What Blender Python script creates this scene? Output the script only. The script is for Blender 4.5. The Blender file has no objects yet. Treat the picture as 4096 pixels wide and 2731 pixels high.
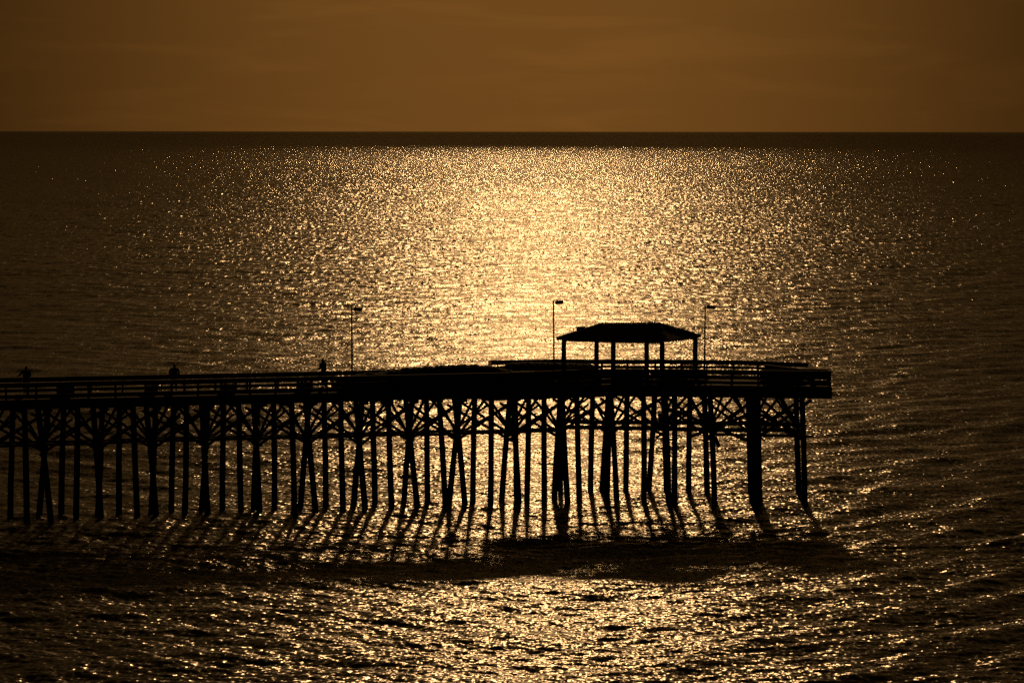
import bpy, bmesh, math, random
import numpy as np
from mathutils import Vector, Matrix
R = math.radians
rnd = random.Random(11)
scn = bpy.context.scene
col = scn.collection

# ------------------------------------------------------------------ camera
F, H = 12240.0, 22.7            # focal length in photograph pixels, eye height above the water
PW, PH = 4096.0, 2731.0
cd = bpy.data.cameras.new('camera'); cam = bpy.data.objects.new('camera', cd); col.objects.link(cam)
cd.sensor_width = 36.0; cd.lens = 36.0*F/PW; cd.clip_start = 1.0; cd.clip_end = 200000.0
PITCH = math.atan((PH/2-523.5)/F)
cam.rotation_euler = (R(90)-PITCH, 0, 0); cam.location = (0, 0, H)
cam.rotation_euler.rotate_axis('Z', R(0.055))
scn.camera = cam
CM = cam.rotation_euler.to_matrix()
def ray(px, py): return CM @ Vector(((px-PW/2)/F, (PH/2-py)/F, -1))
def at_y(px, py, Y):            # world point at depth Y seen at photo pixel
    d = ray(px, py); return Vector((0, 0, H)) + d*(Y/d.y)
def at_z(px, py, Z):
    d = ray(px, py); return Vector((0, 0, H)) + d*((Z-H)/d.z)

# ------------------------------------------------------------------ light
SUN_E, SUN_A = R(15.7), R(0.6)
scn.view_settings.view_transform = 'Standard'; scn.view_settings.look = 'None'
scn.view_settings.exposure = -3.0; scn.view_settings.gamma = 1.0
sd = bpy.data.lights.new('sun', 'SUN'); sun = bpy.data.objects.new('sun', sd); col.objects.link(sun)
sd.energy = 3.5; sd.angle = R(1.2); sd.color = (1.0, 0.56, 0.22)
sdir = Vector((math.sin(SUN_A)*math.cos(SUN_E), math.cos(SUN_A)*math.cos(SUN_E), math.sin(SUN_E)))
sun.rotation_euler = sdir.to_track_quat('Z', 'Y').to_euler()
w = bpy.data.worlds.new('World'); scn.world = w; w.use_nodes = True
nt = w.node_tree; N = nt.nodes; Lk = nt.links; N.clear()
def nd(tree, t, **k):
    n = tree.nodes.new(t)
    for a, b in k.items(): setattr(n, a, b)
    return n
def mth(tree, op, a, b=None, clamp=False):
    n = tree.nodes.new('ShaderNodeMath'); n.operation = op; n.use_clamp = clamp
    for i, v in enumerate((a, b)):
        if v is None: continue
        if isinstance(v, (int, float)): n.inputs[i].default_value = v
        else: tree.links.new(v, n.inputs[i])
    return n.outputs[0]
sky = nd(nt, 'ShaderNodeTexSky', sky_type='NISHITA', sun_disc=False, sun_elevation=SUN_E, sun_rotation=SUN_A,
         dust_density=5.0, air_density=1.0, ozone_density=1.0, altitude=0)
bw = nd(nt, 'ShaderNodeRGBToBW'); Lk.new(sky.outputs[0], bw.inputs[0])
tc = nd(nt, 'ShaderNodeTexCoord'); sx = nd(nt, 'ShaderNodeSeparateXYZ'); Lk.new(tc.outputs['Generated'], sx.inputs[0])
cx = nd(nt, 'ShaderNodeCombineXYZ'); Lk.new(sx.outputs['X'], cx.inputs[0]); Lk.new(sx.outputs['Y'], cx.inputs[1])
Lk.new(mth(nt, 'MAXIMUM', sx.outputs['Z'], 0.06), cx.inputs[2]); Lk.new(cx.outputs[0], sky.inputs[0])
ramp = nd(nt, 'ShaderNodeValToRGB'); Lk.new(sx.outputs['Z'], ramp.inputs[0])
for i, (p, k, c) in enumerate(((0.0, .51, (1, .40, .074)), (.05, .53, (1, .41, .078)), (.11, .68, (1, .47, .105)), (.2, .80, (1, .52, .14)), (.6, .60, (1, .56, .16)))):
    e = ramp.color_ramp.elements[i] if i < 2 else ramp.color_ramp.elements.new(p)
    e.position = p; e.color = (c[0]*k, c[1]*k, c[2]*k, 1)
# thin cirrus: long faint streaks
mp = nd(nt, 'ShaderNodeMapping'); mp.inputs['Scale'].default_value = (13, 13, 95); Lk.new(tc.outputs['Generated'], mp.inputs[0])
cn = nd(nt, 'ShaderNodeTexNoise'); cn.inputs['Scale'].default_value = 1.0; cn.inputs['Detail'].default_value = 5; cn.inputs['Distortion'].default_value = .6
Lk.new(mp.outputs[0], cn.inputs['Vector'])
cl = mth(nt, 'MULTIPLY', mth(nt, 'MAXIMUM', mth(nt, 'SUBTRACT', cn.outputs['Fac'], 0.53), -0.03), 0.75)
cl = mth(nt, 'ADD', cl, 1.0)
gx = mth(nt, 'POWER', mth(nt, 'ABSOLUTE', mth(nt, 'DIVIDE', mth(nt, 'SUBTRACT', sx.outputs['X'], 0.0), 0.165)), 3.0)   # lens vignette put into the sky colour, dimmer to both sides
cl = mth(nt, 'MULTIPLY', cl, mth(nt, 'MAXIMUM', mth(nt, 'DIVIDE', 1.0, mth(nt, 'ADD', gx, 1.0)), 0.25))
mul = nd(nt, 'ShaderNodeVectorMath', operation='SCALE'); Lk.new(ramp.outputs[0], mul.inputs[0]); Lk.new(mth(nt, 'MULTIPLY', bw.outputs[0], cl), mul.inputs['Scale'])
bg = nd(nt, 'ShaderNodeBackground'); bg.inputs['Strength'].default_value = 0.055; Lk.new(mul.outputs[0], bg.inputs[0])
wo = nd(nt, 'ShaderNodeOutputWorld'); Lk.new(bg.outputs[0], wo.inputs[0])

# ------------------------------------------------------------------ sea
rng = np.random.default_rng(5)
def tile(L, n, lmin, lmax, p, theta, spread, slope, seed):
    """random sea: directional band of wavelengths, scaled to a given rms slope"""
    g = np.random.default_rng(seed)
    k1 = np.fft.fftfreq(n, L/n)*2*np.pi
    kx, ky = np.meshgrid(k1, k1, indexing='ij'); k = np.hypot(kx, ky); k[0, 0] = 1
    lam = 2*np.pi/k
    amp = k**(-p)*((lam > lmin) & (lam < lmax))
    ang = np.arctan2(ky, kx)
    amp = amp*(np.abs(np.cos(ang-theta))**spread+0.05)
    h = np.fft.ifft2((g.normal(size=(n, n))+1j*g.normal(size=(n, n)))*amp).real
    gx = np.gradient(h, L/n, axis=0); gy = np.gradient(h, L/n, axis=1)
    s = math.sqrt((gx**2+gy**2).mean())
    return (h*(slope/s)).astype(np.float32), L
def sample(t, x, y, c, s):
    h, L = t; n = h.shape[0]
    u = ((x*c-y*s)*(n/L)); v = ((x*s+y*c)*(n/L))
    iu = np.floor(u).astype(np.int64); iv = np.floor(v).astype(np.int64)
    fu = (u-iu).astype(np.float32); fv = (v-iv).astype(np.float32)
    fu = fu*fu*(3-2*fu); fv = fv*fv*(3-2*fv)
    iu %= n; iv %= n; ju = (iu+1) % n; jv = (iv+1) % n
    return (h[iu, iv]*(1-fu)+h[ju, iv]*fu)*(1-fv)+(h[iu, jv]*(1-fu)+h[ju, jv]*fu)*fv
T_SW = tile(390.0, 512, 14, 60, 2.6, R(97), 6, 0.014, 1)
T_W1 = tile(173.0, 1024, 1.6, 11, 1.9, R(97), 1.0, 0.065, 12)
T_W2 = tile(31.0, 1024, 0.28, 2.2, 2.0, R(92), 1.0, 0.125, 3)
def band(lam_small, sp):        # fade a band out where the mesh rows get too coarse for it
    return np.clip((lam_small/sp-1.6)/2.0, 0, 1)
T_R = tile(97.0, 1024, 2.0, 9.0, 2.2, R(140), 5, 0.05, 7)
T_L = tile(89.0, 1024, 2.0, 8.0, 2.2, R(62), 5, 0.05, 8)
def sea_height(x, y, sp):
    a = x/y; near = np.clip((420-y)/220, 0, 1)
    zr = sample(T_R, x, y, 1.0, 0.0)*np.clip((a-0.0)/0.12, 0, 1)+sample(T_L, x, y, 1.0, 0.0)*np.clip((0.02-a)/0.14, 0, 1)
    z = zr*near+sample(T_SW, x, y, 1.0, 0.0)*band(16, sp)
    z += sample(T_W1, x, y, 0.995, 0.0998)*band(4.0, sp)
    z += sample(T_W2, x, y, 0.966, 0.2588)*band(0.8, sp)
    return z
def build_sea():
    ys = [95.0]
    while ys[-1] < 72000:
        r = ys[-1]; s = r*r/140000.0
        if r > 300: s = min(s, 0.62+(r-300)*0.0006)
        if r > 2600: s = max(s, (r-2600)*0.02+2.0)
        ys.append(r+s)
    ys = np.array(ys); sp = np.gradient(ys)
    n = 1900
    tx = np.linspace(-0.20, 0.20, n)
    print('sea rows', len(ys), 'verts', len(ys)*n)
    X = ys[:, None]*tx[None, :]; Y = np.repeat(ys[:, None], n, 1)
    SP = np.maximum(sp[:, None], X[:, 1:2]-X[:, 0:1])
    Z = sea_height(X, Y, SP)
    co = np.stack([X, Y, Z], -1).astype(np.float32).reshape(-1)
    m = len(ys); me = bpy.data.meshes.new('sea')
    me.vertices.add(m*n); me.vertices.foreach_set('co', co)
    a = (np.arange(m-1)[:, None]*n+np.arange(n-1)[None, :]).reshape(-1).astype(np.int32)
    q = np.stack([a, a+1, a+n+1, a+n], -1).reshape(-1)
    me.loops.add(q.size); me.loops.foreach_set('vertex_index', q)
    me.polygons.add(a.size); me.polygons.foreach_set('loop_start', (np.arange(a.size)*4).astype(np.int32))
    me.polygons.foreach_set('use_smooth', np.ones(a.size, bool))
    me.update(calc_edges=True)
    o = bpy.data.objects.new('sea', me); col.objects.link(o); o['kind'] = 'structure'
    return o
def sea_material():
    m = bpy.data.materials.new('sea_water'); m.use_nodes = True; t = m.node_tree; t.nodes.clear()
    geo = nd(t, 'ShaderNodeNewGeometry')
    sp = nd(t, 'ShaderNodeSeparateXYZ'); t.links.new(geo.outputs['Position'], sp.inputs[0])
    def slopes(scale, detail, k, off, rough=0.55):
        mp = nd(t, 'ShaderNodeMapping'); mp.inputs['Scale'].default_value = scale; mp.inputs['Location'].default_value = off
        t.links.new(geo.outputs['Position'], mp.inputs[0])
        no = nd(t, 'ShaderNodeTexNoise'); no.inputs['Scale'].default_value = 1; no.inputs['Detail'].default_value = detail; no.inputs['Roughness'].default_value = rough
        t.links.new(mp.outputs[0], no.inputs['Vector'])
        s = nd(t, 'ShaderNodeVectorMath', operation='SUBTRACT'); t.links.new(no.outputs['Color'], s.inputs[0]); s.inputs[1].default_value = (.5, .5, .5)
        q = nd(t, 'ShaderNodeVectorMath', operation='SCALE'); t.links.new(s.outputs[0], q.inputs[0])
        if isinstance(k, float): q.inputs['Scale'].default_value = k
        else: t.links.new(k, q.inputs['Scale'])
        return q.outputs[0]
    def ramp(a, b, lo, hi):
        r = nd(t, 'ShaderNodeMapRange'); t.links.new(sp.outputs['Y'], r.inputs[0])
        r.inputs[1].default_value = a; r.inputs[2].default_value = b; r.inputs[3].default_value = lo; r.inputs[4].default_value = hi
        return r.outputs[0]
    calm = ramp(15000, 30000, 1.0, 0.8)
    fine = slopes((4.2, 2.8, 0), 1.5, ramp(200, 1200, 0.62, 0.35), (0, 0, 0))
    mid = slopes((1.3, 0.45, 0), 2.0, ramp(200, 900, 0.0, 0.30), (31, 7, 0))
    far0 = slopes((1.3, 0.035, 0), 2.5, ramp(600, 1600, 0.0, 0.40), (11, 77, 0), .7)
    strk = slopes((1.3, 0.2, 0), 2.5, ramp(180, 600, 0.0, 0.62), (51, 17, 0), .65)
    fa = nd(t, 'ShaderNodeVectorMath', operation='ADD'); t.links.new(far0, fa.inputs[0]); t.links.new(strk, fa.inputs[1]); far = fa.outputs[0]
    a1 = nd(t, 'ShaderNodeVectorMath', operation='ADD'); t.links.new(fine, a1.inputs[0]); t.links.new(mid, a1.inputs[1])
    a2 = nd(t, 'ShaderNodeVectorMath', operation='ADD'); t.links.new(a1.outputs[0], a2.inputs[0])
    fx = nd(t, 'ShaderNodeVectorMath', operation='MULTIPLY'); t.links.new(far, fx.inputs[0]); fx.inputs[1].default_value = (1.35, 1.1, 0); t.links.new(fx.outputs[0], a2.inputs[1])
    fl = nd(t, 'ShaderNodeVectorMath', operation='MULTIPLY'); t.links.new(a2.outputs[0], fl.inputs[0]); fl.inputs[1].default_value = (1.65, .8, 0)
    cs = nd(t, 'ShaderNodeVectorMath', operation='SCALE'); t.links.new(fl.outputs[0], cs.inputs[0]); t.links.new(calm, cs.inputs['Scale'])
    # wave faces turned to the shore are the steep ones; wind streaks are steeper still
    wn = nd(t, 'ShaderNodeTexNoise'); wn.inputs['Scale'].default_value = .05; wn.inputs['Detail'].default_value = 3; t.links.new(geo.outputs['Position'], wn.inputs['Vector'])
    def streak(x0, y0, sl, wd, xa, xb, amp):
        yl = mth(t, 'ADD', mth(t, 'MULTIPLY', mth(t, 'SUBTRACT', sp.outputs['X'], x0), sl), y0)
        yl = mth(t, 'ADD', yl, mth(t, 'MULTIPLY', mth(t, 'SUBTRACT', wn.outputs['Fac'], .5), wd*5))
        d = mth(t, 'SUBTRACT', 1.0, mth(t, 'DIVIDE', mth(t, 'ABSOLUTE', mth(t, 'SUBTRACT', sp.outputs['Y'], yl)), wd), True)
        e = mth(t, 'SUBTRACT', 1.0, mth(t, 'DIVIDE', mth(t, 'ABSOLUTE', mth(t, 'SUBTRACT', sp.outputs['X'], (xa+xb)/2)), (xb-xa)/2), True)
        return mth(t, 'MULTIPLY', mth(t, 'MULTIPLY', d, mth(t, 'POWER', e, .5)), amp)
    bias = mth(t, 'ADD', ramp(600, 3500, 0.0, 0.07), mth(t, 'ADD', streak(-13, 722, -1.4, 16, -20, 38, .07), streak(-160, 969, -.75, 22, -190, -60, .07)))
    bv = nd(t, 'ShaderNodeCombineXYZ'); t.links.new(mth(t, 'MULTIPLY', bias, -1.0), bv.inputs[1])
    cb = nd(t, 'ShaderNodeVectorMath', operation='ADD'); t.links.new(cs.outputs[0], cb.inputs[0]); t.links.new(bv.outputs[0], cb.inputs[1])
    ad = nd(t, 'ShaderNodeVectorMath', operation='ADD'); t.links.new(cb.outputs[0], ad.inputs[0]); t.links.new(geo.outputs['Normal'], ad.inputs[1])
    nn = nd(t, 'ShaderNodeVectorMath', operation='NORMALIZE'); t.links.new(ad.outputs[0], nn.inputs[0])
    # water: a dim murky body under a Fresnel-weighted glossy skin; far off its weight is lowered to dim glitter and horizon
    df = nd(t, 'ShaderNodeBsdfDiffuse'); df.inputs['Color'].default_value = (0.115, 0.105, 0.08, 1)
    gl = nd(t, 'ShaderNodeBsdfGlossy'); t.links.new(ramp(250, 1500, 0.20, 0.12), gl.inputs['Roughness'])
    fr = nd(t, 'ShaderNodeFresnel'); fr.inputs['IOR'].default_value = 1.333
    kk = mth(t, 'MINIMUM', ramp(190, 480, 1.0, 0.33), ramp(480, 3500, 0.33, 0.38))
    for q in (df, gl, fr): t.links.new(nn.outputs[0], q.inputs['Normal'])
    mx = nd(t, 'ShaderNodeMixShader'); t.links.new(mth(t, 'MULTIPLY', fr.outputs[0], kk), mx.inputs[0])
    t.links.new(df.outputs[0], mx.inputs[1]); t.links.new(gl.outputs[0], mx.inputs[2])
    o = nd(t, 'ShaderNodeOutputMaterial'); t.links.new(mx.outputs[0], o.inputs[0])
    return m
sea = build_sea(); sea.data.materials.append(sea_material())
sea['label'] = 'dark rippled sea with golden sun glitter'

# --------PIER
# ------------------------------------------------------------------ materials
def wood(name, c1, c2, rough=0.85):
    m = bpy.data.materials.new(name); m.use_nodes = True; t = m.node_tree
    b = t.nodes['Principled BSDF']; b.inputs['Roughness'].default_value = rough; b.inputs['Specular IOR Level'].default_value = .12
    tcn = nd(t, 'ShaderNodeTexCoord'); mpn = nd(t, 'ShaderNodeMapping'); mpn.inputs['Scale'].default_value = (3, 3, 9)
    t.links.new(tcn.outputs['Object'], mpn.inputs[0])
    n1 = nd(t, 'ShaderNodeTexNoise'); n1.inputs['Scale'].default_value = 2.0; n1.inputs['Detail'].default_value = 6
    t.links.new(mpn.outputs[0], n1.inputs['Vector'])
    r = nd(t, 'ShaderNodeValToRGB'); r.color_ramp.elements[0].position = .3; r.color_ramp.elements[1].position = .7
    r.color_ramp.elements[0].color = (*c1, 1); r.color_ramp.elements[1].color = (*c2, 1)
    t.links.new(n1.outputs['Fac'], r.inputs[0]); t.links.new(r.outputs[0], b.inputs['Base Color'])
    bp = nd(t, 'ShaderNodeBump'); bp.inputs['Strength'].default_value = .4; bp.inputs['Distance'].default_value = .02
    t.links.new(n1.outputs['Fac'], bp.inputs['Height']); t.links.new(bp.outputs[0], b.inputs['Normal'])
    return m
M_WOOD = wood('weathered_timber', (.07, .055, .042), (.13, .10, .08))
M_PILE = wood('creosoted_pile', (.028, .022, .018), (.06, .046, .035))
M_ROOF = wood('shingle', (.04, .034, .03), (.075, .064, .056))
M_TARP = wood('dark_tarpaulin', (.022, .024, .026), (.036, .038, .04), .9)
M_METAL = wood('painted_metal', (.10, .10, .10), (.16, .16, .155), .5)
M_SKIN = wood('skin', (.30, .18, .12), (.36, .22, .15), .6)
M_JACKET = wood('dark_jacket', (.03, .03, .04), (.05, .05, .06), .9)
M_TROUS = wood('dark_trousers', (.03, .03, .035), (.045, .045, .05), .9)
M_HAIR = wood('dark_hair', (.02, .016, .012), (.03, .024, .02), .8)

# ------------------------------------------------------------------ helpers
def tag(o, label=None, cat=None, group=None, kind=None):
    if label: o['label'] = label
    if cat: o['category'] = cat
    if group: o['group'] = group
    if kind: o['kind'] = kind
    return o
def empty(name, loc=(0, 0, 0), parent=None):
    o = bpy.data.objects.new(name, None); o.location = loc; col.objects.link(o); o.empty_display_size = .3
    if parent: o.parent = parent
    return o
class MB:
    def __init__(s): s.v = []; s.f = []
    def add(s, vs, fs):
        k = len(s.v); s.v += [tuple(v) for v in vs]; s.f += [tuple(i+k for i in f) for f in fs]
    def bar(s, p, q, w, h, up=Vector((0, 0, 1)), ext=0.0):
        p = Vector(p); q = Vector(q); d = (q-p).normalized(); p = p-d*ext; q = q+d*ext
        a = d.cross(up)
        if a.length < 1e-4: a = Vector((1, 0, 0))
        a.normalize(); b = a.cross(d).normalized()
        vs = [e+a*(sx*w/2)+b*(sz*h/2) for e in (p, q) for sx, sz in ((-1, -1), (1, -1), (1, 1), (-1, 1))]
        s.add(vs, [(3, 2, 1, 0), (4, 5, 6, 7), (0, 1, 5, 4), (1, 2, 6, 5), (2, 3, 7, 6), (3, 0, 4, 7)])
    def tube(s, pts, rs, n=10, wob=0.0):
        k = len(s.v); pts = [Vector(p) for p in pts]
        for i, (p, r) in enumerate(zip(pts, rs)):
            d = (pts[min(i+1, len(pts)-1)]-pts[max(i-1, 0)]).normalized()
            a = d.cross(Vector((0, 1, 0)))
            if a.length < .1: a = d.cross(Vector((1, 0, 0)))
            a.normalize(); b = d.cross(a)
            for j in range(n):
                t = 2*math.pi*j/n; rr = r*(1+rnd.uniform(-wob, wob))
                s.v.append(tuple(p+a*(math.cos(t)*rr)+b*(math.sin(t)*rr)))
        m = len(pts)
        for i in range(m-1):
            for j in range(n):
                s.f.append((k+i*n+j, k+i*n+(j+1) % n, k+(i+1)*n+(j+1) % n, k+(i+1)*n+j))
        s.f.append(tuple(k+j for j in reversed(range(n)))); s.f.append(tuple(k+(m-1)*n+j for j in range(n)))
    def build(s, name, mat, parent=None, smooth=False):
        me = bpy.data.meshes.new(name); me.from_pydata(s.v, [], s.f); me.validate(); me.update()
        me.materials.append(mat)
        if smooth:
            for p in me.polygons: p.use_smooth = True
        o = bpy.data.objects.new(name, me); col.objects.link(o)
        if parent:
            o.parent = parent; o.matrix_parent_inverse = Matrix.Translation(-parent.location) if parent.type == 'EMPTY' and not parent.parent else Matrix()
        return o
DECK, TOP = 7.25, 8.22
UU = Vector((.963, .2696, 0)); TT = Vector((-.2696, .963, 0)); E0 = Vector((-25.2, 176.35, 0))
def E(s, t, z): return E0+UU*s+TT*t+Vector((0, 0, z))     # trunk frame: s along, t across (0 near edge .. 3.8 far edge)
def hit(px, py, p0, nrm):
    d = ray(px, py); o = Vector((0, 0, H)); return o+d*((p0-o).dot(nrm)/d.dot(nrm))
def row_plane(t): return (E0+TT*t, TT)
T2 = Vector((.12, .993, 0))                                # pier head rows run slightly the other way
ROW = {'n': row_plane(1.25), 'f': row_plane(3.0), 'N': (Vector((6, 187.2, 0)), T2), 'F': (Vector((6, 191.6, 0)), T2)}
ORG = Vector((0, 184, 0))
pier = empty('fishing_pier', ORG)
tag(pier, 'long dark timber fishing pier on cross braced piles reaching out over the sea', 'pier')

# ---- piles: (x at deck, x at water, row, radius) measured on the photograph, placed on the rows of the real pier
PILES = [(50,43,'f'),(98,106,'n'),(153,200,'n'),(190,158,'f'),(256,245,'f'),(309,306,'n'),(372,403,'n'),(410,391,'f'),
 (478,476,'f'),(531,550,'n'),(586,624,'n'),(622,605,'f'),(693,687,'f'),(746,739,'n'),(806,833,'n'),(830,806,'f'),
 (892,891,'f'),(954,966,'n'),(1016,1039,'n'),(1031,1014,'f'),(1095,1098,'f'),(1169,1176,'n'),(1227,1261,'n'),(1236,1198,'f'),
 (1298,1303,'f'),(1365,1371,'n'),(1425,1464,'n'),(1444,1414,'f'),(1492,1499,'f'),(1554,1568,'n'),(1626,1674,'n'),(1645,1613,'f'),
 (1705,1713,'f'),(1760,1782,'n'),(1822,1864,'n'),(1836,1794,'f'),(1898,1891,'f'),(1967,1960,'n'),(2034,2005,'f'),(2052,2079,'n'),(2060,2070,'f'),
 (2113,2109,'f'),(2178,2175,'n'),(2236,2216,'N'),(2252,2272,'n'),(2246,2240,'F'),(2310,2317,'N'),(2369,2362,'F'),(2428,2406,'F'),(2440,2425,'N'),(2446,2470,'N'),
 (2508,2500,'F'),(2575,2575,'N'),(2615,2591,'F'),(2655,2668,'F'),(2663,2676,'N'),(2697,2699,'N'),(2759,2754,'F'),(2821,2829,'F'),(2845,2859,'N'),
 (2996,3003,'F'),(3014,3022,'N'),(3030,3042,'N'),(3187,3196,'F'),(3209,3222,'N')]
PER = 209.0
base = PILES[:8]
for k in (1, 2, 3):
    for a, b, r in base: PILES.append((a-k*2*PER*1.03, b-k*2*PER*1.03, r))
cross_tops = {}
for i, (xt, xb, r) in enumerate(PILES):
    a = hit(xt, 1640, *ROW[r]); b = hit(xb, 2050, *ROW[r])
    d = (a-b)/(a.z-b.z); top = a+d*(6.72-a.z); bot = b+d*(-3.0-b.z)
    m = MB(); n = 9; j = rnd.uniform(0, 6)
    pts = []; rs = []
    for k in range(n):
        f = k/(n-1); p = bot.lerp(top, f); p.x += .025*math.sin(j+f*5)
        pts.append(p); rs.append((.198-.03*f)*rnd.uniform(.97, 1.03))
    m.tube(pts, rs, 11, .05)
    # marine growth collar near the water
    o = m.build('pile', M_PILE, pier, True)
    if 2980 < xt < 3060:
        pass

# ---- hub positions (where the leaning piles cross) and mid-bay posts
HUBS = [167, 394, 604, 818, 1027, 1230, 1434, 1635, 1829, 2043, 2242, 2438, 2640, 2835, 3012, 3200]
HUBS = [167-226*k for k in (4, 3, 2, 1)]+HUBS
def rp(px, py, r): return hit(px, py, *ROW[r])
def y_of(px, z, r):        # photo row of height z on a row plane near that column
    lo, hi = 1500.0, 2150.0
    for _ in range(30):
        mid = (lo+hi)/2
        if rp(px, mid, r).z > z: lo = mid
        else: hi = mid
    return lo
def pz(px, z, r): return rp(px, y_of(px, z, r), r)
ZH, ZT, ZL, ZU = 4.75, 6.62, 4.15, 6.15     # hub height, deck underside, low and high ends of the long diagonals
for i in range(len(HUBS)-1):
    h0, h1 = HUBS[i], HUBS[i+1]
    for side in (0, 1):
        head = h0 > 2200
        r = ('N' if head else 'n') if side == 0 else ('F' if head else 'f')
        w = h1-h0; off = (14 if side == 0 else -22)
        outw = (ROW[r][1]*(-.2 if side == 0 else .2))
        mid = (h0+h1)/2+off
        j = lambda s=6: rnd.uniform(-s, s)
        jz = lambda s=.09: rnd.uniform(-s, s)
        m = MB()
        m.bar(pz(h0+8+j(), ZH-.15+jz(), r)+outw, pz(mid-5+j(4), ZT, r)+outw, .07, .165)
        m.bar(pz(h1-8+j(), ZH-.15+jz(), r)+outw, pz(mid+5+j(4), ZT, r)+outw, .07, .165)
        m.build('knee_brace', M_WOOD, pier)
        m = MB(); o2 = outw*1.6
        sh = -17 if side == 0 else 19
        m.bar(pz(h0+4+j(), ZL+jz(), r)+o2, pz(h1+sh+j(), ZU+jz(), r)+o2, .07, .165, ext=.35)
        m.bar(pz(h0+sh+j(), ZU+jz(), r)-o2*.9, pz(h1-4+j(), ZL+jz(), r)-o2*.9, .07, .165, ext=.35)
        if rnd.random() < .4:
            m.bar(pz(h0+j(), ZL+.55+jz(), r)-o2*.4, pz(h0+w*.55+j(), ZU-.2+jz(), r)-o2*.4, .07, .13, ext=.1)
        m.build('cross_brace', M_WOOD, pier)
        m = MB(); m.bar(pz(h0, 4.48+jz(.05), r)-outw*1.1, pz(h1, 4.48+jz(.05), r)-outw*1.1, .1, .26 if head else .17, ext=.12)
        m.build('girt', M_WOOD, pier)
    # blocking that thickens the crossing
    r0 = 'N' if h0 > 2300 else 'n'; r1 = 'F' if h0 > 2300 else 'f'
    m = MB(); p = pz(h0+6, 4.55, r0); q = pz(h0-8, 4.55, r1)
    m.bar(p, q, .26, .34, ext=.35)
    m.bar(pz(h0+2, 5.05, r0), pz(h0-2, 5.05, r1), .22, .26, ext=.2)
    m.build('hub_block', M_WOOD, pier)
    # transverse cap beams on the hub and on the mid-bay posts
    for hx in (h0, (h0+h1)/2):
        m = MB(); m.bar(pz(hx+12, 6.62, r0), pz(hx-20, 6.62, r1), .28, .30, ext=1.05)
        m.build('cap_beam', M_WOOD, pier)
# loose ends on the right hand side
m = MB()
for (xa, ya, xb, yb, r) in ((2700, 1640, 2990, 1760, 'N'), (3050, 1660, 3200, 1730, 'N'), (3010, 1765, 3240, 1601, 'N'), (2990, 1650, 3180, 1740, 'F'),
                            (2760, 1745, 3000, 1655, 'F'), (3130, 1600, 3210, 1740, 'N'), (3110, 1600, 3200, 1720, 'F')):
    a, b = rp(xa, ya, r), rp(xb, yb, r); m.bar(a-T2*.25, b-T2*.25, .08, .2, ext=.1)
m.bar(rp(2840, 1738, 'N')+T2*.3, rp(3256, 1747, 'N')+T2*.3, .1, .16)
m.bar(rp(3198, 1630, 'N')-T2*.4, rp(3234, 1606, 'N')-T2*.4, .1, .2)
m.bar(rp(2860, 1745, 'N')-T2*.2, rp(2877, 1785, 'N')-T2*.2, .1, .24)
m.build('head_brace', M_WOOD, pier)
m = MB()      # timber fender that clads the piles of the last bent but one
for k in range(4):
    a = rp(2999+k*13, 1650, 'N')-T2*(.35+.02*k); b = rp(3006+k*13, 2040, 'N')-T2*(.35+.02*k)
    d = (a-b)/(a.z-b.z); m.bar(b+d*(-2.5-b.z), a+d*(6.6-a.z), .205, .12, up=Vector((0, 1, 0)))
m.build('fender', M_PILE, pier)

# ---- deck
S0, S1 = -16.0, 25.0
m = MB(); s = S0
while s < S1:
    wd = rnd.uniform(.13, .15); dz = rnd.uniform(-.008, .008)
    m.bar(E(s, -.04+rnd.uniform(-.03, .03), 7.215+dz), E(s, 3.86+rnd.uniform(-.03, .03), 7.215+dz), wd-.012, .06)
    s += .15
m.build('decking', M_WOOD, pier)
m = MB()
for t in (.0, .95, 1.9, 2.85, 3.8):
    s = S0
    while s < S1:
        q = min(s+3.15, S1)
        m.bar(E(s, t+.05, 6.95), E(q, t+.05+rnd.uniform(-.01, .01), 6.95+(-.05 if t < .1 else 0)), .1, .44 if t > 0 else .52)
        s += 3.17
m.build('stringers', M_WOOD, pier)
def pt(px, Y): return Vector(((px-PW/2)/F*Y, Y, 0))
HEAD = [Vector(p) for p in ((-1.4, 183.02, 0), (6.2, 186.3, 0), (19.35, 184.75, 0), (19.35, 186.1, 0), (18.15, 186.3, 0), (18.7, 191.2, 0),
                            (14.4, 193.4, 0), (2.9, 194.1, 0), (-1.4, 193.1, 0), (-1.4, 187.0, 0))]
def poly_clip_y(x):
    ys = []
    for a, b in zip(HEAD, HEAD[1:]+HEAD[:1]):
        if (a.x-x)*(b.x-x) < 0: ys.append(a.y+(b.y-a.y)*(x-a.x)/(b.x-a.x))
    return sorted(ys)
m = MB(); x = -1.3
while x < 19.3:
    ys = poly_clip_y(x)
    if len(ys) >= 2:
        z = 7.245+rnd.uniform(-.006, .006)
        m.bar((x, ys[0], z+.005), (x, ys[-1], z+.005), .135, .055)
    x += .148
m.build('head_decking', M_WOOD, pier)
m = MB()
for a, b in zip(HEAD, HEAD[1:]+HEAD[:1]):
    if abs(a.x+1.4) < .01 and abs(b.x+1.4) < .01 and a.y < 188: continue
    m.bar(a+Vector((0, 0, 6.87)), b+Vector((0, 0, 6.87)), .09, .68)
for y in (187.4, 188.4, 189.4, 190.4, 191.4, 192.4):
    m.bar((-1.2 if y > 187 else 0, y, 6.9), (18.2 if y < 191 else 16.5, y, 6.9), .09, .45)
m.build('head_frame', M_WOOD, pier)

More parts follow.
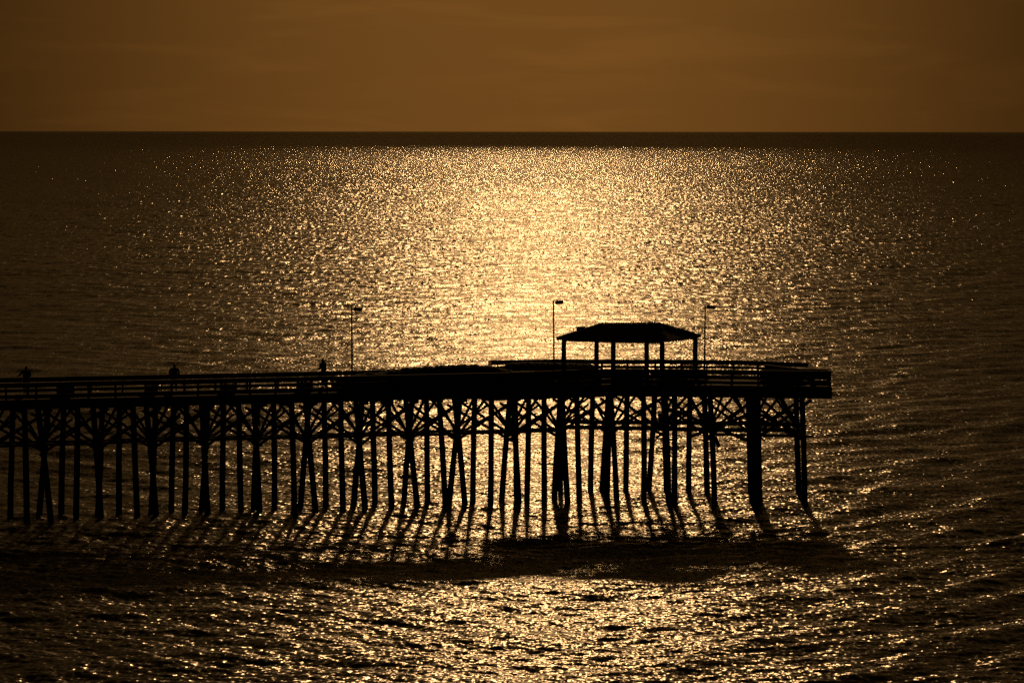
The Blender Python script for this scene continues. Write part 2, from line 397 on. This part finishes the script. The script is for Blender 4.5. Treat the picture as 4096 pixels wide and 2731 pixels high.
# ---- railings: a cap, three boards, posts as sub-parts
def railing(pts, name='railing', step=1.6, phase=.4, skip_posts=False):
    m = MB()
    for a, b in zip(pts, pts[1:]):
        L = (b-a).length; n = max(1, round(L/3.2)); d = (b-a)/n
        for k in range(n):
            p, q = a+d*k, a+d*(k+1)
            z0, z1 = (rnd.uniform(-.012, .012) for _ in (0, 1))
            for (u, v, w) in ((.04, .285, .045), (.38, .53, .04), (.68, .87, .04)):
                c = TOP-(u+v)/2; m.bar(p+Vector((0, 0, c+z0)), q+Vector((0, 0, c+z1)), w, v-u)
            m.bar(p+Vector((0, 0, TOP-.02+z0)), q+Vector((0, 0, TOP-.02+z1)), .2, .04, ext=.004)
    o = m.build(name, M_WOOD, pier)
    acc = phase
    for a, b in zip(pts, pts[1:]):
        L = (b-a).length; dn = (b-a)/L; sd_ = Vector((-dn.y, dn.x, 0))
        while acc < L:
            p = a+dn*acc+sd_*.075; mm = MB(); wv = rnd.uniform(.10, .15)
            mm.bar(p+Vector((0, 0, 6.75)), p+Vector((rnd.uniform(-.01, .01), 0, TOP-.03)), wv, .1, up=Vector((0, 1, 0)))
            q = mm.build('rail_post', M_WOOD); q.parent = o
            acc += step*rnd.uniform(.9, 1.1)
        acc -= L
    return o
nearL = [E(S0, 0, 0), HEAD[0]]
railing(nearL, phase=.7)
railing([HEAD[0], HEAD[1], HEAD[2]], phase=.9)
railing([HEAD[2]+Vector((-.03, .05, 0)), HEAD[3], HEAD[4], HEAD[5]], phase=.05, step=1.2)
railing([HEAD[5], HEAD[6], HEAD[7], HEAD[8]], phase=.02, step=1.75)
railing([HEAD[8], HEAD[9]], phase=.05)
railing([HEAD[9], E(S0, 3.8, 0)], phase=.9, step=1.75)
railing([pt(3062, 189.8), pt(3215, 186.3)], phase=.1, step=1.5)

def near_pt(px):
    a, b = (HEAD[0], HEAD[1]) if px < 2455 else (HEAD[1], HEAD[2])
    k = (px-PW/2)/F; d = b-a; u = (k*a.y-a.x)/(d.x-k*d.y); return a+d*u
for xa, xb in ((1975, 2180), (2180, 2330), (2330, 2452), (2458, 2600), (2600, 2720), (2720, 2835), (3040, 3140), (3140, 3232)):
    a, b = near_pt(xa+rnd.uniform(0, 5)), near_pt(xb-rnd.uniform(0, 5)); o_ = Vector((0, .1, 0)); z = rnd.uniform(-.02, .02); m = MB()
    m.bar(a+o_+Vector((0, 0, 7.45+z)), b+o_+Vector((0, 0, 7.45+z)), .03, .30); m.bar(a+o_+Vector((0, 0, 7.92+z)), b+o_+Vector((0, 0, 7.92+z)), .03, .54)
    m.build('closed_panel', M_WOOD, pier)

# ------------------------------------------------------------------ pavilion on the pier head
pav_c = Vector((7.3, 190.0, DECK+.03)); pav = empty('pavilion', pav_c)
tag(pav, 'open sided pavilion with shingled hip roof on six square posts at the pier head', 'pavilion')
near_p = [pt(2256, 188.8), pt(2454, 187.5), pt(2650, 186.9)]; far_p = [pt(2387, 192.9), pt(2588, 191.9), pt(2783, 190.9)]
for p in near_p+far_p:
    m = MB(); m.bar(p+Vector((0, 0, DECK-.1)), p+Vector((0, 0, 9.78)), .29, .29, up=Vector((0, 1, 0)))
    m.bar(p+Vector((0, 0, DECK-.05)), p+Vector((0, 0, DECK+.3)), .34, .34, up=Vector((0, 1, 0)))
    m.build('post', M_WOOD, pav)
m = MB()
for a, b in ((0, 1), (1, 2)):
    for rowp in (near_p, far_p): m.bar(rowp[a]+Vector((0, 0, 9.86)), rowp[b]+Vector((0, 0, 9.86)), .14, .26, ext=.1)
for a, b in zip(near_p, far_p): m.bar(a+Vector((0, 0, 9.9)), b+Vector((0, 0, 9.9)), .12, .2, ext=.1)
m.build('beam', M_WOOD, pav)
du = (near_p[2]-near_p[0]).normalized(); dv = (far_p[1]-near_p[1]).normalized()
cs = [near_p[0]-du*.28-dv*.42, near_p[2]+du*.42-dv*.35, far_p[2]+du*.22+dv*.35, far_p[0]-du*.35+dv*.35]
zr = 9.93
cs = [c+Vector((0, 0, zr)) for c in cs]
r0 = at_y(2408, 1294, 190.5); r1 = at_y(2636, 1293, 189.6)
# each roof slope is laid in shingle courses with ragged butts
def slope(A, B, D, C, m, nc=13):        # eave A->B, ridge D->C above it (D over A)
    nrm = (B-A).cross(D-A).normalized()
    if nrm.z < 0: nrm = -nrm
    nu = 26
    for k in range(nc):
        f0, f1 = k/nc, (k+1.25)/nc; f1 = min(f1, 1)
        for i in range(nu):
            u0, u1 = i/nu, (i+1)/nu
            jj = rnd.uniform(-.25, .25)/nc if k else 0
            P = lambda u, f: (A.lerp(B, u)).lerp(D.lerp(C, u), f)
            lift = rnd.uniform(.014, .022)
            a, b = P(u0, max(0, f0+jj))+nrm*lift, P(u1, max(0, f0+jj))+nrm*lift
            c, d = P(u1, f1)+nrm*.012, P(u0, f1)+nrm*.012
            a2, b2 = a-nrm*.03, b-nrm*.03
            m.add([a, b, c, d, a2, b2], [(0, 1, 2, 3), (0, 4, 5, 1)])
m = MB()
slope(cs[0], cs[1], r0, r1, m); slope(cs[2], cs[3], r1, r0, m, 13); slope(cs[1], cs[2], r1, r1, m); slope(cs[3], cs[0], r0, r0, m)
m.add(cs+[r0, r1], [(0, 1, 5, 4), (1, 2, 5), (2, 3, 4, 5), (3, 0, 4)])
m.add([c-Vector((0, 0, .11)) for c in cs]+cs, [(3, 2, 1, 0), (0, 1, 5, 4), (1, 2, 6, 5), (2, 3, 7, 6), (3, 0, 4, 7)])
for a, b in ((r0, r1), (cs[0], r0), (cs[1], r1), (cs[2], r1), (cs[3], r0)):
    L = (b-a).length; n = int(L/.28)
    for k in range(n):
        p, q = a.lerp(b, k/n), a.lerp(b, (k+1.1)/n)
        zz = Vector((0, 0, .04+rnd.uniform(0, .012))); m.bar(p+zz, q+zz*.6, .24, .035)
m.build('roof', M_ROOF, pav)
m = MB(); p = at_y(2324, 1318, 190.3)
m.bar(p+Vector((-.27, .1, .05)), p+Vector((.27, .05, .07)), .5, .2); m.bar(p+Vector((-.32, .1, .16)), p+Vector((.26, .05, .19)), .6, .05)
m.build('roof_vent', M_METAL, pav)

# ------------------------------------------------------------------ lamps
def lamp(px, Y, ztop, label, lean, tilt):
    b = pt(px, Y)+Vector((0, 0, DECK)); e = empty('lamp_post', b); tag(e, label, 'lamp post', 'lamp posts along the pier')
    m = MB(); t = Vector((b.x-lean, Y, ztop)); m.tube([b, b.lerp(t, .5), t], [.06, .052, .046], 8); m.tube([b, b+Vector((0, 0, .3))], [.09, .08], 8)
    m.build('pole', M_METAL, e, True)
    m = MB(); c = t+Vector((.05, -.02, -.13)); d = Vector((.53, -.06, tilt))
    m.bar(c, c+Vector((.1, 0, tilt*.2)), .07, .07); h0 = c+d*.1
    # tapered cobra-style box head
    a = h0; bq = h0+d; w0, w1 = .15, .18; q0, q1 = .115, .13
    vs = [a+Vector((0, -w0, -q0)), a+Vector((0, w0, -q0)), a+Vector((0, w0, q0)), a+Vector((0, -w0, q0)), bq+Vector((0, -w1, -q1)), bq+Vector((0, w1, -q1)), bq+Vector((0, w1, q1*.8)), bq+Vector((0, -w1, q1*.8))]
    m.add(vs, [(3, 2, 1, 0), (4, 5, 6, 7), (0, 1, 5, 4), (1, 2, 6, 5), (2, 3, 7, 6), (3, 0, 4, 7)])
    hd = m.build('lamp_head', M_METAL, e)
    m = MB(); p = h0+d*.22+Vector((0, 0, .1)); m.tube([p, p+Vector((0, 0, .1))], [.035, .03], 8); q = m.build('photocell', M_METAL); q.parent = hd
    return e
lamp(1406.5, 184.75, 12.08, 'tall thin lamp post nearest the standing fisherman, leftmost of the three', .01, .0)
lamp(2217, 193.7, 11.98, 'tall thin lamp post just left of the pavilion with its lamp head tipped upward', .05, .05)
lamp(2820.5, 193.6, 11.72, 'tall thin lamp post just right of the pavilion', -.02, -.01)

# ------------------------------------------------------------------ covered heaps, benches
def heap(name, prof, t0, t1, frame, label, cat):
    """prof: (px, z) crest line; lumpy cloth draped between t0 and t1"""
    n = 90; k = 15; m = MB(); xs = [p[0] for p in prof]; zs = [p[1] for p in prof]
    vs = []
    for i in range(n+1):
        px = xs[0]+(xs[-1]-xs[0])*i/n; z = float(np.interp(px, xs, zs)); s_ = frame(px)
        for j in range(k+1):
            v = j/k; prf = min(1, math.sin(math.pi*v)**.45*1.02)
            if i in (0, n): prf *= .0
            zz = DECK+.03+(z-DECK-.03)*prf*(1-.05*math.sin(i*.9+j*1.7)-.02*math.sin(i*1.3-j*.8))
            p = s_+TT*(t0+(t1-t0)*v+.06*math.sin(i*.7)); vs.append((p.x, p.y, max(DECK+.01, zz)))
    fs = [(i*(k+1)+j, i*(k+1)+j+1, (i+1)*(k+1)+j+1, (i+1)*(k+1)+j) for i in range(n) for j in range(k)]
    fs.append(tuple(i*(k+1) for i in range(n+1))[::-1]) if False else None
    m.add(vs, [f for f in fs if f])
    m.add([(v[0], v[1], DECK+.005) for v in vs[::k+1]]+[(v[0], v[1], DECK+.005) for v in vs[k::k+1]],
          [(i, i+1, n+2+i, n+1+i) for i in range(n)])
    o = m.build(name, M_TARP, None, True); tag(o, label, cat); return o
def frame_trunk(px): return hit(px, 1500, *row_plane(0))*1.0*Vector((1, 1, 0)).length/Vector((1, 1, 0)).length
def fr1(px):
    p = hit(px, 1550, *row_plane(1.9)); p.z = 0; return p-TT*1.9
heap('tarpaulin_heap', [(1345, 7.5), (1370, 8.02), (1440, 8.1), (1475, 8.25), (1500, 8.16), (1560, 8.28), (1610, 8.42), (1700, 8.48), (1800, 8.53), (1870, 8.56), (1950, 8.46), (2010, 8.30), (2060, 8.10), (2110, 8.12), (2170, 8.05), (2220, 7.5)],
     .35, 3.35, fr1, 'long low heap under rumpled dark tarpaulin on the deck left of the pier head', 'tarpaulin')
def fr2(px): return pt(px, 187.6)
heap('tarpaulin_heap', [(2050, 7.5), (2068, 8.2), (2130, 8.28), (2230, 8.24), (2330, 8.2), (2400, 8.17), (2412, 7.6)], .0, 3.6, lambda px: pt(px, 188.8),
     'smaller dark covered heap on the pier head below the middle lamp post', 'tarpaulin')
def bench(px, L, Y, label, back=False, yaw=0.27, h=.56, wid=.5, solid=True):
    b = pt(px, Y)+Vector((0, 0, DECK+.035)); e = empty('bench', b); tag(e, label, 'bench', 'benches along the pier deck')
    d = Vector((math.cos(math.atan(yaw)), math.sin(math.atan(yaw)), 0)); nn = Vector((-d.y, d.x, 0))
    m = MB()
    for k in range(3): m.bar(b-d*(L/2)+nn*(wid*(k-1)/3)+Vector((0, 0, h)), b+d*(L/2)+nn*(wid*(k-1)/3)+Vector((0, 0, h)), wid/3-.015, .05)
    m.build('seat', M_WOOD, e)
    for s in (-1, 1):
        m = MB(); m.bar(b+d*(s*(L/2-.12))-nn*wid*.4+Vector((0, 0, h/2)), b+d*(s*(L/2-.12))+nn*wid*.4+Vector((0, 0, h/2)), .1, h-.05)
        m.build('leg', M_WOOD, e)
    if solid:
        m = MB(); m.bar(b-d*(L*.36)+Vector((0, 0, h*.5)), b+d*(L*.36)+Vector((0, 0, h*.5)), .05, h*.75); m.build('front_panel', M_WOOD, e)
    if back:
        m = MB()
        for k in range(3): m.bar(b-d*(L/2)+nn*wid*.5+Vector((0, 0, h+.12+k*.14)), b+d*(L/2)+nn*wid*.5+Vector((0, 0, h+.12+k*.14)), .04, .12)
        m.build('backrest', M_WOOD, e)
    return e
bench(256, 1.15, 178.2, 'slatted box bench between the leftmost person and the bending person, behind the near railing')
bench(910, 1.1, 180.3, 'slatted box bench about midway between the broad shouldered person and the standing fisherman')
bench(1216, 1.05, 181.8, 'slatted box bench just left of the standing fisherman')
bench(600, .85, 179.6, 'slatted box bench a little left of the broad shouldered person', h=.5)
for i, (px, lab) in enumerate(((2330, 'high backed bench under the left end of the pavilion roof'), (2520, 'high backed bench under the middle of the pavilion roof'),
                               (2700, 'high backed bench under the right end of the pavilion roof'), (3110, 'high backed bench near the right end of the pier head'))):
    bench(px, 2.3 if i < 3 else 1.9, 187.9-(.0 if i < 3 else 1.2), lab, True, -.12, .46, .5)

# ------------------------------------------------------------------ people
def skin_mesh(name, verts, edges, mat, parent, root=0, sub=2):
    me = bpy.data.meshes.new(name); me.from_pydata([v[0] for v in verts], edges, [])
    o = bpy.data.objects.new(name+'_tmp', me); col.objects.link(o)
    sk = o.modifiers.new('s', 'SKIN'); sk.use_smooth_shade = True; ss = o.modifiers.new('b', 'SUBSURF'); ss.levels = sub; ss.render_levels = sub
    for i, v in enumerate(verts):
        me.skin_vertices[0].data[i].radius = (v[1], v[2] if len(v) > 2 else v[1]); me.skin_vertices[0].data[i].use_root = (i == root)
    dg = bpy.context.evaluated_depsgraph_get(); nm = bpy.data.meshes.new_from_object(o.evaluated_get(dg))
    bpy.data.objects.remove(o); nm.name = name; nm.materials.clear(); nm.materials.append(mat)
    q = bpy.data.objects.new(name, nm); col.objects.link(q); q.parent = parent
    return q
def person(px, Y, label, hgt, yaw, lean, elbow_l, hand_l, elbow_r, hand_r, bulk=1.0, cap=True, head_turn=0.0):
    """x right, y forward (over the far railing); lean = forward shift of the shoulders"""
    b = pt(px, Y)+Vector((0, 0, DECK+.04)); e = empty('person', b); e.rotation_euler = (0, 0, yaw); tag(e, label, 'person')
    k = hgt/1.75; S = lambda x, y, z: (x*k, y*k, z*k)
    ch = .0+lean
    V = []; Ed = []
    def v(p, r, r2=None): V.append((S(*p), r*k, (r2 or r)*k)); return len(V)-1
    pel = v((0, 0, .95), .15*bulk, .115*bulk); wa = v((0, ch*.35, 1.12), .14*bulk, .11*bulk); chest = v((0, ch*.8, 1.32), .165*bulk, .115*bulk)
    nb = v((0, ch, 1.46), .09, .08); nk = v((0, ch*1.1, 1.51), .068); hd0 = v((0, ch*1.2+.02, 1.59), .075, .085); hd1 = v((0, ch*1.25+.03, 1.68), .078, .092)
    nose = v((.1*head_turn, ch*1.25+.125, 1.62), .014)
    Ed += [(pel, wa), (wa, chest), (chest, nb), (nb, nk), (nk, hd0), (hd0, hd1), (hd0, nose)]
    for s in (-1, 1):
        ear = v((s*.088, ch*1.22+.01, 1.62), .014); Ed.append((hd0, ear))
        sh = v((s*.19*bulk, ch*.95, 1.41), .062*bulk)
        el, hn = (elbow_l, hand_l) if s < 0 else (elbow_r, hand_r)
        elv = v(el, .043); wr = v(tuple(el[i]+(hn[i]-el[i])*.82 for i in range(3)), .028); pm = v(hn, .036, .02)
        Ed += [(nb, sh), (sh, elv), (elv, wr), (wr, pm)]
        d = Vector(hn)-Vector(el); d.normalize(); sd2 = d.cross(Vector((0, 0, 1)))
        if sd2.length < .1: sd2 = Vector((1, 0, 0))
        sd2.normalize()
        for q, ln in enumerate((.07, .08, .075, .06)):
            base_ = Vector(hn)+sd2*((q-1.5)*.02)+d*.035; m1 = base_+d*ln*.5; m2 = m1+d*ln*.25-Vector((0, 0, .03))
            a1 = v(tuple(base_), .009); a2 = v(tuple(m1), .009); a3 = v(tuple(m2), .008); Ed += [(pm, a1), (a1, a2), (a2, a3)]
        tb = Vector(hn)-d*.01-sd2*s*.035; a1 = v(tuple(tb), .01); a2 = v(tuple(tb+d*.04-sd2*s*.01), .009); Ed += [(pm, a1), (a1, a2)]
        hip = v((s*.095, 0, .9), .095*bulk); kn = v((s*.12, .03, .5), .06); an = v((s*.13, -.02, .09), .042); hl = v((s*.13, -.05, .04), .035); toe = v((s*.15, .16, .03), .038, .028)
        Ed += [(pel, hip), (hip, kn), (kn, an), (an, hl), (an, toe)]
    skin_mesh('body', V, Ed, M_SKIN, e)
    # jacket and trousers follow the same joints, a little larger
    J = []; Je = []
    def w(p, r, r2=None): J.append((S(*p), r*k, (r2 or r)*k)); return len(J)-1
    a0 = w((0, 0, .90), .178*bulk, .14*bulk); a1 = w((0, ch*.35, 1.12), .165*bulk, .13*bulk); a2 = w((0, ch*.8, 1.32), .185*bulk, .138*bulk); a3 = w((0, ch, 1.45), .13, .11); a4 = w((0, ch*1.05, 1.5), .085)
    Je += [(a0, a1), (a1, a2), (a2, a3), (a3, a4)]
    for s in (-1, 1):
        el, hn = (elbow_l, hand_l) if s < 0 else (elbow_r, hand_r)
        b1 = w((s*.195*bulk, ch*.95, 1.41), .085*bulk); b2 = w(el, .07); b3 = w(tuple(el[i]+(hn[i]-el[i])*.8 for i in range(3)), .043); Je += [(a3, b1), (b1, b2), (b2, b3)]
    skin_mesh('jacket', J, Je, M_JACKET, e)
    J = []; Je = []
    a0 = w((0, 0, .98), .165*bulk, .13*bulk); 
    for s in (-1, 1):
        h_ = w((s*.095, 0, .88), .108*bulk); q_ = w((s*.12, .03, .5), .077); r_ = w((s*.13, -.02, .11), .062); Je += [(a0, h_), (h_, q_), (q_, r_)]
    skin_mesh('trousers', J, Je, M_TROUS, e)
    J = []; Je = []
    c0 = w((0, ch*1.25+.01, 1.655), .07, .08); c1 = w((0, ch*1.25+.01, 1.71), .085, .095); c3 = w((0, ch*1.25+.01, 1.765), .04, .045); Je = [(c0, c1), (c1, c3)]
    if cap: c2 = w((0, ch*1.25+.13, 1.655), .03, .02); Je.append((c0, c2))
    skin_mesh('cap' if cap else 'hair', J, Je, M_HAIR, e)
    return e
person(98, 178.3, 'leftmost person leaning over the far railing with left arm stretched out sideways', 1.66, .1, .16,
       (-.32, .24, 1.25), (-.52, .42, 1.12), (.24, .2, 1.13), (.18, .46, 1.08), 1.2, False)
person(692, 181.0, 'broad shouldered person in a bulky jacket bent over the far railing, second from the left', 1.58, 0, .2,
       (-.31, .15, 1.10), (-.18, .5, 1.07), (.31, .15, 1.10), (.18, .5, 1.07), 1.25, False)
person(1293, 183.2, 'standing fisherman turned left, rightmost of the people, holding hands forward above the railing', 1.80, R(62), .03,
       (-.24, .14, 1.12), (-.14, .42, 1.17), (.25, .14, 1.12), (.10, .42, 1.19), 1.15, True)
m = MB(); p = pt(643, 181.6)+Vector((0, 0, DECK+.03)); q = at_y(644.5, 1474, 181.9)
rd = empty('fishing_rod', p); tag(rd, 'thin fishing rod propped upright on the railing left of the broad shouldered person', 'fishing rod')
m.tube([p, p.lerp(q, .3)], [.016, .014], 6); m.build('handle', M_TARP, rd)
m = MB(); m.tube([p.lerp(q, .28), q], [.009, .005], 6); m.build('blank', M_METAL, rd)
m = MB(); m.tube([p.lerp(q, .22)+Vector((-.05, .03, 0)), p.lerp(q, .22)+Vector((.05, .03, 0))], [.035, .035], 8); m.build('reel', M_METAL, rd)
#PIEREND
# ------------------------------------------------------------------ unseen high cloud sheet, added and shaped to shade the far water
def cloud():
    nx, ny = 60, 40; ZC = 12000.0; k = 1/math.tan(SUN_E)
    X0, X1 = -9000.0, 9000.0; vs = []; fs = []
    for side in (0, 1):
        for i in range(ny+1):
            for j in range(nx+1):
                u, v = j/nx, i/ny
                x = X0+(X1-X0)*u
                near = 3500-max(0, x)*0.75-120*math.sin(x/700.0)-60*math.sin(x/230.0+1)
                rr = near+(80000-near)*v**2.2; zc = ZC+max(0, rr-16000)*.25
                x *= 1+max(0, rr-12000)/45000; y = rr+k*zc
                edge = min(u, 1-u, v, 1-v)*8; th = 260*min(1, edge)**.5
                vs.append((x+k*zc*math.tan(SUN_A), y, zc+(th if side else 0)*(1+.3*math.sin(x/900+y/500))))
    n = (nx+1)*(ny+1)
    for s in (0, 1):
        for i in range(ny):
            for j in range(nx):
                a = s*n+i*(nx+1)+j; q = (a, a+1, a+nx+2, a+nx+1); fs.append(q if s else q[::-1])
    me = bpy.data.meshes.new('cloud'); me.from_pydata(vs, [], fs); me.update()
    m = bpy.data.materials.new('shade_cloud'); m.use_nodes = True; t = m.node_tree; t.nodes.clear()
    tr = nd(t, 'ShaderNodeBsdfTranslucent'); tr.inputs[0].default_value = (.8, .8, .8, 1); o_ = nd(t, 'ShaderNodeOutputMaterial'); t.links.new(tr.outputs[0], o_.inputs[0])
    me.materials.append(m); o = bpy.data.objects.new('cloud', me); col.objects.link(o); o['kind'] = 'structure'; o['label'] = 'unseen sheet of high cloud added to shade the far water'
cloud()

# ------------------------------------------------------------------ render settings
cy = scn.cycles
cy.use_denoising = False
cy.max_bounces = 4; cy.diffuse_bounces = 2; cy.glossy_bounces = 2; cy.transmission_bounces = 0
cy.caustics_reflective = False; cy.caustics_refractive = False
cy.use_adaptive_sampling = False
#--END--
